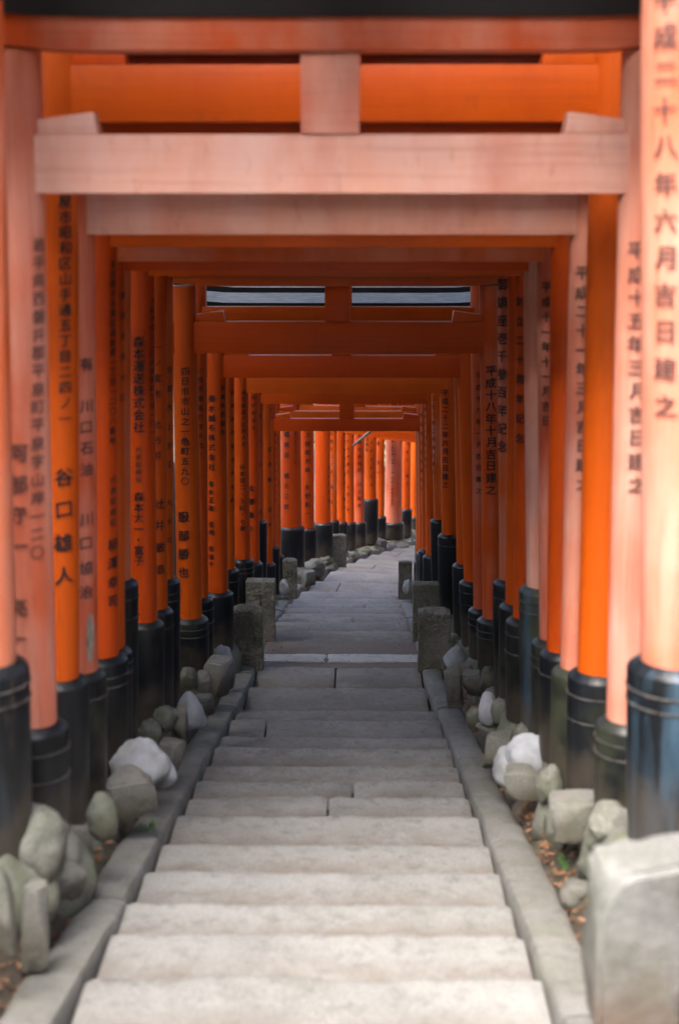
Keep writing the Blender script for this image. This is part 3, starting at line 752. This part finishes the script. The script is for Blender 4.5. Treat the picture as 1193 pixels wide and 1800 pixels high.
# left side, near to far
place_px(34, 1486, 166, 150, -1.36, 'rock', 'large round pale green stone under the nearest left sleeve', ROCK, .9, jag=.08)
place_px(-6, 1590, 70, 175, -1.40, 'rock', 'rounded grey boulder cut by the left picture edge, below the big round stone', ROCK, .8)
place_px(60, 1606, 54, 132, -1.50, 'block', 'upright narrow slab of stone below the big round stone at far left', BLOCK, 1.0, .1, tilt=(.0, .05))
place_px(176, 1425, 56, 84, -1.34, 'rock', 'round pale boulder at the foot of the left fourth sleeve', ROCK, .9, jag=.09)
place_px(140, 1480, 46, 70, -1.53, 'block', 'short squared stone between the big round stone and the round pale boulder', BLOCK, .8)
place_px(112, 1545, 80, 70, -1.53, 'rock', 'low brown stone half sunk in leaf litter at left', BLOCK, .9)
place_px(228, 1382, 84, 66, -1.40, 'block', 'angular flat topped rock under the white mound on the left', BLOCK, .8, .25)
place_px(243, 1334, 88, 74, -1.37, 'rock', 'bright white mortar mound at the foot of the fifth left sleeve', MORTAR, .9, 0, .12, 'mortar mound', MG, 'mortar_mound')
place_px(283, 1347, 40, 54, -1.43, 'rock', 'small white lobe of mortar beside the bright left mound', MORTAR, .8, 0, .15, 'mortar mound', MG, 'mortar_mound')
place_px(302, 1318, 46, 52, -1.42, 'block', 'squared flat stone just beyond the white left mound', BLOCK, 1.0)
place_px(263, 1283, 40, 50, -1.33, 'rock', 'greenish boulder under the sixth and seventh left sleeves', ROCK, .9)
place_px(290, 1258, 46, 48, -1.34, 'rock', 'mossy boulder under the eighth left sleeve', ROCK, .9)
place_px(318, 1262, 24, 52, -1.40, 'block', 'thin upright stone behind the mossy boulder on left', BLOCK, 1.1)
place_px(331, 1242, 38, 60, -1.38, 'rock', 'grey white mound of mortar half way along the left side', MORTAR, .9, 0, .12, 'mortar mound', MG, 'mortar_mound')
place_px(349, 1254, 22, 36, -1.44, 'rock', 'little grey knob beside the grey white left mound', MORTAR, .8, 0, .15, 'mortar mound', MG, 'mortar_mound')
place_px(356, 1232, 38, 28, -1.45, 'block', 'flat pale rock lying by the left kerb', ROCK, .8)
place_px(331, 1186, 30, 38, -1.32, 'rock', 'dark mossy boulder under the tenth left sleeve', ROCK, .9)
place_px(356, 1196, 34, 44, -1.38, 'rock', 'olive coloured boulder beside the eleventh left sleeve', ROCK, .9)
place_px(382, 1182, 46, 58, -1.40, 'block', 'broad dark squared stone before the nearest left marker', KERB, .9)
place_px(405, 1176, 16, 44, -1.42, 'block', 'narrow upright stone touching the nearest left marker', BLOCK, 1.1)
place_px(391, 1152, 32, 44, -1.38, 'rock', 'small bluish white mound left of the nearest left marker', MORTAR, .8, 0, .12, 'mortar mound', MG, 'mortar_mound')
# right side
bl = place_px(1128, 1652, 204, 350, -1.40, 'block', 'big pale blurred stone block in the near right corner', PALEBLOCK, .8, .04, tilt=(.02, .0))
place_px(1190, 1770, 70, 80, -1.55, 'rock', 'whitish stone in the very bottom right corner', PALEBLOCK, .9)
place_px(1078, 1452, 90, 100, -1.32, 'rock', 'rounded pale green boulder under the nearest right sleeve', ROCK, .9)
place_px(1020, 1428, 110, 60, -1.34, 'block', 'wide flat stone under the third right sleeve', BLOCK, .8)
place_px(985, 1455, 50, 60, -1.45, 'rock', 'low lichened stone by the right gutter', ROCK, .9)
place_px(966, 1372, 46, 66, -1.36, 'rock', 'mossy boulder beneath the mossy fourth right sleeve', ROCK, .9)
place_px(920, 1374, 66, 62, -1.44, 'block', 'squared grey block in front of the white right mound', BLOCK, .8, -.15)
place_px(936, 1318, 74, 62, -1.36, 'rock', 'bright white mortar mound at the foot of the fifth right sleeve', MORTAR, .9, 0, .12, 'mortar mound', MG, 'mortar_mound')
place_px(893, 1338, 46, 66, -1.44, 'rock', 'white lobe of mortar spilling toward the right kerb', MORTAR, .8, 0, .15, 'mortar mound', MG, 'mortar_mound')
place_px(876, 1310, 50, 58, -1.45, 'block', 'thick flat stone before the blue grey sleeve on right', BLOCK, 1.0)
place_px(922, 1282, 36, 34, -1.32, 'rock', 'small mossy stone under the blue grey right sleeve', ROCK, .9)
place_px(858, 1238, 30, 56, -1.37, 'rock', 'smooth white mound below the tenth right sleeve', MORTAR, .9, 0, .10, 'mortar mound', MG, 'mortar_mound')
place_px(836, 1256, 34, 40, -1.44, 'rock', 'cream coloured stone beside the smooth right mound', ROCK, .8)
place_px(880, 1248, 36, 48, -1.38, 'rock', 'green stone between smooth white mound and blue grey sleeve', ROCK, .9)
place_px(866, 1272, 56, 24, -1.45, 'rock', 'flat mossy rock lying in leaves at right', ROCK, .8)
place_px(856, 1188, 30, 44, -1.33, 'rock', 'round green boulder under the eleventh right sleeve', ROCK, .9)
place_px(830, 1194, 40, 34, -1.37, 'block', 'flat slab under the paired short right sleeves', BLOCK, .9)
place_px(797, 1198, 32, 56, -1.43, 'block', 'upright grey block before the nearest right marker', BLOCK, .9)
place_px(812, 1178, 40, 34, -1.37, 'rock', 'pale green wedge of rock behind the upright grey block', ROCK, .9)
place_px(802, 1152, 34, 38, -1.37, 'rock', 'bluish white mound beside the nearest right marker', MORTAR, .9, 0, .12, 'mortar mound', MG, 'mortar_mound')
place_px(716, 1028, 14, 22, -1.22, 'rock', 'tiny white mound by the small dark right marker', MORTAR, .9, 0, .15, 'mortar mound', MG, 'mortar_mound')
place_px(499, 1028, 14, 24, -1.26, 'rock', 'tiny white mound by the small left marker', MORTAR, .9, 0, .15, 'mortar mound', MG, 'mortar_mound')
SM = [rock_mesh(300 + q * 1.7, 1, .9, .8, .25, 3) for q in range(6)]
rs = random.Random(44)
for q in range(120):
    sd_ = rs.choice((-1, 1)); Y = 3.9 + 17 * rs.random() ** 1.3; sz = rs.uniform(.035, .10)
    u = sd_ * rs.uniform(1.0, 1.24); x = cx(Y) + u
    o = link('small_stone', SM[q % 6], rs.choice((ROCK, ROCK, BLOCK)), None, (x, Y, ground_z(x, Y) + sz * .1)); o.scale = (sz, sz * rs.uniform(.8, 1.2), sz * rs.uniform(.6, 1.1)); o.rotation_euler = (rs.uniform(-.3, .3), rs.uniform(-.3, .3), rs.uniform(0, 6))
    tag(o, 'small rough stone lying on the %s bank among the gate footings' % ('right' if sd_ > 0 else 'left'), 'small stone', 'small stones on the %s bank' % ('right' if sd_ > 0 else 'left'))
# stones round the bend
def far_stone(px, py, wpx, hpx, d, kind, label, mat, turn=0.0):
    Y = d * .985; P = at(px, py, Y); k = d / FPX
    sx, sz = wpx / 2 * k, hpx / 2 * k
    me = rock_mesh(px * .31, sx, sx * .9, sz, .22) if kind == 'rock' else block_mesh(px * .31, sx, sx * .8, sz, sx * .1)
    o = link('boulder' if kind == 'rock' else 'stone_block', me, mat, None, (P.x, Y + sx * .4, P.z), turn)
    tag(o, label, 'stone', 'stones along the foot of the gates')
far_stone(527, 1014, 44, 30, 22.9, 'rock', 'shadowed round footing stone behind the small left marker', BLOCK)
far_stone(552, 1000, 40, 34, 24.0, 'rock', 'rounded footing stone under the second bright pillar', BLOCK)
far_stone(543, 1016, 22, 26, 22.6, 'block', 'pale wedge shaped stone in dead leaves by the bend', ROCK, .5)
far_stone(569, 984, 30, 18, 25.4, 'rock', 'footing stone under the clean orange pillar', ROCK)
far_stone(622, 980, 28, 18, 27.4, 'rock', 'low stone right of the pale leaning marker', ROCK)
far_stone(640, 970, 26, 16, 28.4, 'rock', 'greenish stone under the pinkish pillar of the bend', ROCK)
far_stone(655, 953, 28, 22, 29.2, 'rock', 'smooth whitish footing beneath the very tall black sleeve', MORTAR)
far_stone(668, 962, 22, 28, 29.5, 'block', 'triangular grey stone right of the smooth whitish footing', BLOCK, .6)
far_stone(705, 962, 28, 14, 30.2, 'rock', 'flat stones of the bank beneath the whitened pillar', BLOCK)

# one footing stone under each pillar that stands free of those above
for (x, y, z, num, si, r) in FEET:
    side = 'right' if si else 'left'
    me = rock_mesh(num * 2.3 + si, r * 1.45, r * 1.45, 0.20, .16)
    soiled(me, .2)
    o = link('footing_stone', me, ROCK, None, (x, y, z - (0.155 if num < 21 else .235)))
    tag(o, 'rounded footing stone beneath the %s pillar of the %s gate' % (side, NTH[num]), 'footing stone', 'footing stones beneath the gate pillars')

# ------------------------------------------------------------------ dry leaves, weeds, stick
def leaf_quads(pts, size, seed):
    rnd = random.Random(seed); v, f = [], []
    for (x, y, z) in pts:
        s = size * rnd.uniform(.6, 1.5); a = rnd.uniform(0, 6.28)
        e = Euler((rnd.uniform(-.5, .5), rnd.uniform(-.5, .5), a)).to_matrix()
        o0 = len(v)
        for (lx, ly, lz) in ((-1, 0, 0), (-.2, .42, .12), (1, .05, .1), (-.1, -.42, .12)):
            p = e @ Vector((lx * s, ly * s, lz * s)); v.append((x + p.x, y + p.y, z + p.z + s * .3))
        f += [(o0, o0 + 3, o0 + 2), (o0, o0 + 2, o0 + 1)]
    return v, f
pts = []; rnd = random.Random(3)
for _ in range(5200):
    Y = 3.5 + 29 * rnd.random() ** 1.2; s = rnd.choice((-1, 1))
    u = s * (0.955 + abs(rnd.gauss(0.04, 0.06)))
    if fr((Y * 1.7, s * 4, 3)) < -0.05 and rnd.random() < .8: continue
    h = head(Y); x = cx(Y) + u * math.cos(h); y = Y - u * math.sin(h)
    pts.append((x, y, ground_z(x, y) + 0.012))
for (px, py, sx_, sy_, off, n) in ((842, 1212, .10, .22, -1.40, 160), (190, 1497, .05, .10, -1.47, 60), (70, 1560, .10, .25, -1.47, 90), (300, 1280, .06, .2, -1.44, 80), (70, 1670, .08, .15, -1.5, 60), (965, 1470, .05, .12, -1.5, 70), (215, 1462, .05, .12, -1.5, 90), (160, 1535, .06, .14, -1.52, 120), (110, 1640, .07, .12, -1.55, 90), (930, 1420, .05, .15, -1.5, 90)):
    v = ray(px, py); Y = -off / (-v.z / v.y - TAN); P = at(px, py, Y)
    for _ in range(n):
        pts.append((P.x + rnd.gauss(0, sx_), P.y + rnd.gauss(0, sy_), 0)); x, y, _z = pts[-1]; pts[-1] = (x, y, ground_z(x, y) + .02 + rnd.random() * .03)
for _ in range(800):                                      # stray ones at the foot of the risers and along the kerbs
    Y = rnd.uniform(3.6, 24); i = bisect_right(noses, Y)
    u = rnd.choice((-1, 1)) * max(0, 0.74 - abs(rnd.gauss(0, .05 if rnd.random() < .7 else .45)))
    if 0 < i < len(noses): yy = noses[i - 1] + abs(rnd.gauss(.03, .03)); zz = floor_z(noses[i]) + .012
    else: yy = Y; zz = floor_z(Y) + .03
    pts.append((cx(yy) + u, yy, zz))
for _ in range(500):
    Y = rnd.uniform(22.0, 30); u = -(0.96 + abs(rnd.gauss(0, .22))); h = head(Y)
    x = cx(Y) + u * math.cos(h); y = Y - u * math.sin(h); pts.append((x, y, ground_z(x, y) + .03))
v, f = leaf_quads(pts, 0.017, 5)
tag(link('fallen_leaves', pydata('fallen_leaves', v, f), LEAFB), 'brown dry leaves lying in the gutters beside the kerbs', 'fallen leaves', kind='stuff')

def weed(px, py, off, h, n, label, seed):
    v = ray(px, py); Y = -off / (-v.z / v.y - TAN); P = at(px, py, Y); rr = random.Random(seed)
    root = link('weed', None, None, None, (P.x, P.y, ground_z(P.x, P.y) + .0)); tag(root, label, 'weed')
    V_, F_, SV, SF = [], [], [], []
    for i in range(n):
        a = rr.uniform(0, 6.28); L = h * rr.uniform(.6, 1.1); tip = Vector((math.cos(a) * L * .4, math.sin(a) * L * .4, L)); sv = Vector((-math.sin(a), math.cos(a), 0)) * .0025
        o0 = len(SV); SV += [tuple(-sv), tuple(sv), tuple(tip)]; SF.append((o0, o0 + 1, o0 + 2))
        for q in range(6):
            c = tip * (.35 + .13 * q); e = Euler((rr.uniform(-.7, .7), rr.uniform(-.7, .7), rr.uniform(0, 6.28))).to_matrix(); s = h * .20
            o0 = len(V_)
            for p in ((-.1, 0, 0), (.5, .3, .1), (1, 0, -.05), (.5, -.3, .1)): V_.append(tuple(c + e @ Vector(p) * s))
            F_.append((o0, o0 + 1, o0 + 2, o0 + 3))
    link('stem', pydata('stem', SV, SF), WEED, root); link('leaves', pydata('leaves', V_, F_), WEED, root)
weed(248, 1412, -1.46, .13, 7, 'small bright green weed beside the left kerb below the white mound', 1)
weed(213, 1446, -1.46, .07, 6, 'low green fern tuft growing in brown leaves by left kerb', 2)
weed(155, 1712, -1.58, .05, 4, 'tiny green sprout in a step joint at lower left', 3)
weed(992, 1508, -1.50, .07, 5, 'little green sprig in the right gutter by the pale block', 4)

# the pale stick hanging across the far pillars
a, b = at(621, 783, 25.0), at(652, 757, 24.4)
b = b + (b - a) * .9
def tube(p0, p1, r0, r1, n=10, segs=8):
    d = (p1 - p0); q = d.to_track_quat('Z', 'Y').to_matrix(); v, f = [], []
    for j in range(n + 1):
        t = j / n; c = p0 + d * t + Vector((0.01 * fr((t * 3, 1, 2)), 0, .012 * fr((t * 3, 4, 2)))); r = r0 + (r1 - r0) * t
        for i in range(segs):
            a_ = 6.2832 * i / segs; v.append(tuple(c + q @ Vector((r * math.cos(a_), r * math.sin(a_), 0))))
    for j in range(n):
        for i in range(segs): f.append((j * segs + i, j * segs + (i + 1) % segs, (j + 1) * segs + (i + 1) % segs, (j + 1) * segs + i))
    f.append(tuple(range(segs))[::-1]); f.append(tuple(n * segs + i for i in range(segs)))
    return v, f
v, f = tube(a, b, .022, .026)
tag(link('stick', pydata('stick', v, f, True), WOOD), 'pale bare stick slanting across the pinkish pillar of the bend', 'stick')

# ------------------------------------------------------------------ trees and shrubs behind the gates
def crown_mesh(seed, rx, rz, n, size, nc=26):
    rr = random.Random(seed); v, f = [], []
    cl = [(Vector((rr.gauss(0, .5) * rx, rr.gauss(0, .5) * rx, rr.uniform(-.8, .9) * rz)), rr.uniform(.25, .5) * rx) for _ in range(nc)]
    for i in range(n):
        c, cr = rr.choice(cl); d = Vector((rr.gauss(0, 1), rr.gauss(0, 1), rr.gauss(0, .8))).normalized() * cr * rr.uniform(.5, 1.05)
        p = c + d; e = Euler((rr.uniform(-.9, .9), rr.uniform(-.9, .9), rr.uniform(0, 6.28))).to_matrix(); s = size * rr.uniform(.6, 1.4); o0 = len(v)
        for q in ((-1, 0, 0), (0, .5, .15), (1, 0, 0), (0, -.5, .15)): v.append(tuple(p + e @ Vector(q) * s))
        f.append((o0, o0 + 1, o0 + 2, o0 + 3))
    return pydata('crown', v, f)
CR = [crown_mesh(11, 2.4, 2.6, 2600, .16), crown_mesh(12, 2.0, 3.4, 2600, .15), crown_mesh(13, 2.8, 2.2, 2600, .17)]
WIDE = [crown_mesh(14, 3.2, 1.5, 12000, .19, 44), crown_mesh(15, 3.3, 1.4, 12000, .19, 44)]
def trunk_mesh(seed, h):
    rr = random.Random(seed); v, f = [], []
    v, f = tube(Vector((0, 0, -.4)), Vector((.2, .1, h)), .20, .08, 12, 10)
    for _ in range(6):
        z = rr.uniform(.55, .9) * h; a = rr.uniform(0, 6.28)
        p0 = Vector((.15 * z / h, .08 * z / h, z)); v2, f2 = tube(p0, p0 + Vector((math.cos(a) * 1.5, math.sin(a) * 1.5, 1.2)), .06, .02, 5, 6)
        o0 = len(v); v += v2; f += [tuple(o0 + q for q in t) for t in f2]
    return pydata('trunk', v, f, True)
TR = [trunk_mesh(21, 6.0), trunk_mesh(22, 7.5), trunk_mesh(23, 5.5)]
TSPOT = [(3.4, 6.6, 'added to shade the right of the second to fifth gates'), (-3.4, 6.4, 'added to shade the left of the third to fifth gates'),
         (-3.6, 8.2, 'added to shade the left of the fourth to tenth gates'), (3.5, 9.6, 'added to shade the right of the fifth to tenth gates'), (-3.7, 11.8, 'added to shade the left of the middle gates'),
         (3.7, 13.6, 'added to shade the right of the middle gates'), (-3.6, 15.4, 'added to shade the left of the landing'), (3.6, 16.4, 'added to shade the right of the landing'), (-3.7, 17.4, 'added to shade the last left gates before the bend'),
         (-5.5, 8, 'nearest of the trees behind the left pillars'), (-6.5, 13, 'second of the trees behind the left pillars'), (-5.8, 17.5, 'third of the trees behind the left pillars'),
         (5.2, 7, 'nearest of the trees behind the right pillars'), (6.2, 12, 'second of the trees behind the right pillars'), (5.4, 17, 'third of the trees behind the right pillars'),
         (6.5, 23, 'fourth of the trees behind the right pillars'), (7.5, 29, 'fifth of the trees behind the right pillars'),
         (0.8, 42, 'nearest tree in the gap beyond the bend'), (3.6, 45, 'second tree in the gap beyond the bend'), (-2.5, 46, 'left tree of those beyond the bend'), (7.5, 44, 'right tree of those beyond the bend')]
for i, (x, y, lb) in enumerate(TSPOT):
    k = i % 3; z = ground_z(x, min(y, 46))
    lean = i < 9  # the leaning ones are a canopy added to darken the tunnel
    t = link('tree', None, None, None, (x, y, z), 0 if lean else i * 1.3); tag(t, 'green leafy tree, ' + lb, 'tree', 'trees behind the gates')
    if lean:
        q = -1 if x > 0 else 1
        v, f = tube(Vector((0, 0, -.4)), Vector((q * 1.6, 0, 4.6)), .22, .10, 12, 10)
        for a_ in (.6, 2.2, 3.9, 5.4):
            v2, f2 = tube(Vector((q * 1.2, 0, 3.4)), Vector((q * 1.9 + math.cos(a_) * 1.8, math.sin(a_) * 1.8, 5.0)), .07, .03, 6, 6)
            o0 = len(v); v += v2; f += [tuple(o0 + w_ for w_ in t_) for t_ in f2]
        link('trunk', pydata('trunk', v, f, True), BARK, t)
        c = link('crown', WIDE[i % 2], LEAFG, t, (q * 2.0, 0, 5.2))
    else:
        link('trunk', TR[k], BARK, t); c = link('crown', CR[k], LEAFG, t, (.2, .1, (6.2, 7.4, 5.6)[k]))
        if y > 40: t.scale = (2.3, 2.3, 2.0)
BEH = [(-3.2, -7.0, 'left'), (0.3, -8.0, 'middle'), (3.4, -7.0, 'right'), (-6.4, -4.0, 'far left'), (6.4, -4.0, 'far right'), (-6.0, 1.5, 'left flank'), (6.0, 1.5, 'right flank')]  # unseen trees added to cut low light entering the tunnel
BIG = [crown_mesh(16, 3.0, 3.2, 9000, .20), crown_mesh(17, 3.2, 3.0, 9000, .20)]
for i, (x, y, wh) in enumerate(BEH):
    t = link('tree', None, None, None, (x, y, ground_z(x, max(y, -8))), 0); tag(t, 'dark leafy tree added out of view to block low light, %s one' % wh, 'tree', 'trees added out of view to block light')
    tr = link('trunk', TR[i % 3], BARK, t); tr.scale = (1, 1, .45); link('crown', BIG[i % 2], LEAFG, t, (0, 0, 0.9 if i < 5 else 2.4))
SH = [crown_mesh(31, .8, .7, 1500, .07), crown_mesh(32, .9, .9, 1500, .075)]
for i, (x, y, lb) in enumerate([(0.9, 36.5, 'pale green shrub filling the gap between two far pillars'), (1.9, 38.5, 'pale green shrub behind the whitened far pillar'), (-0.4, 37.5, 'pale green shrub left of the gap beyond the bend'),
                                (1.3, 39.5, 'taller shrub rearmost in the gap beyond the bend'), (3.6, 40.5, 'shrub right of the gap beyond the bend')]):
    z = ground_z(x, y)
    t = link('shrub', None, None, None, (x, y, z), i); tag(t, lb, 'shrub', 'shrubs beyond the bend')
    c = link('foliage', SH[i % 2], LEAFY, t, (0, 0, .7 + .35 * i)); c.scale = (1.1, 1.1, 1.5)
    v, f = tube(Vector((0, 0, -.1)), Vector((0, 0, .9 + .35 * i)), .03, .015, 4, 6); link('stem', pydata('stem', v, f, True), BARK, t)
print('gates', len([o for o in bpy.data.objects if o.name.startswith('torii_gate')]), 'objects', len(bpy.data.objects))
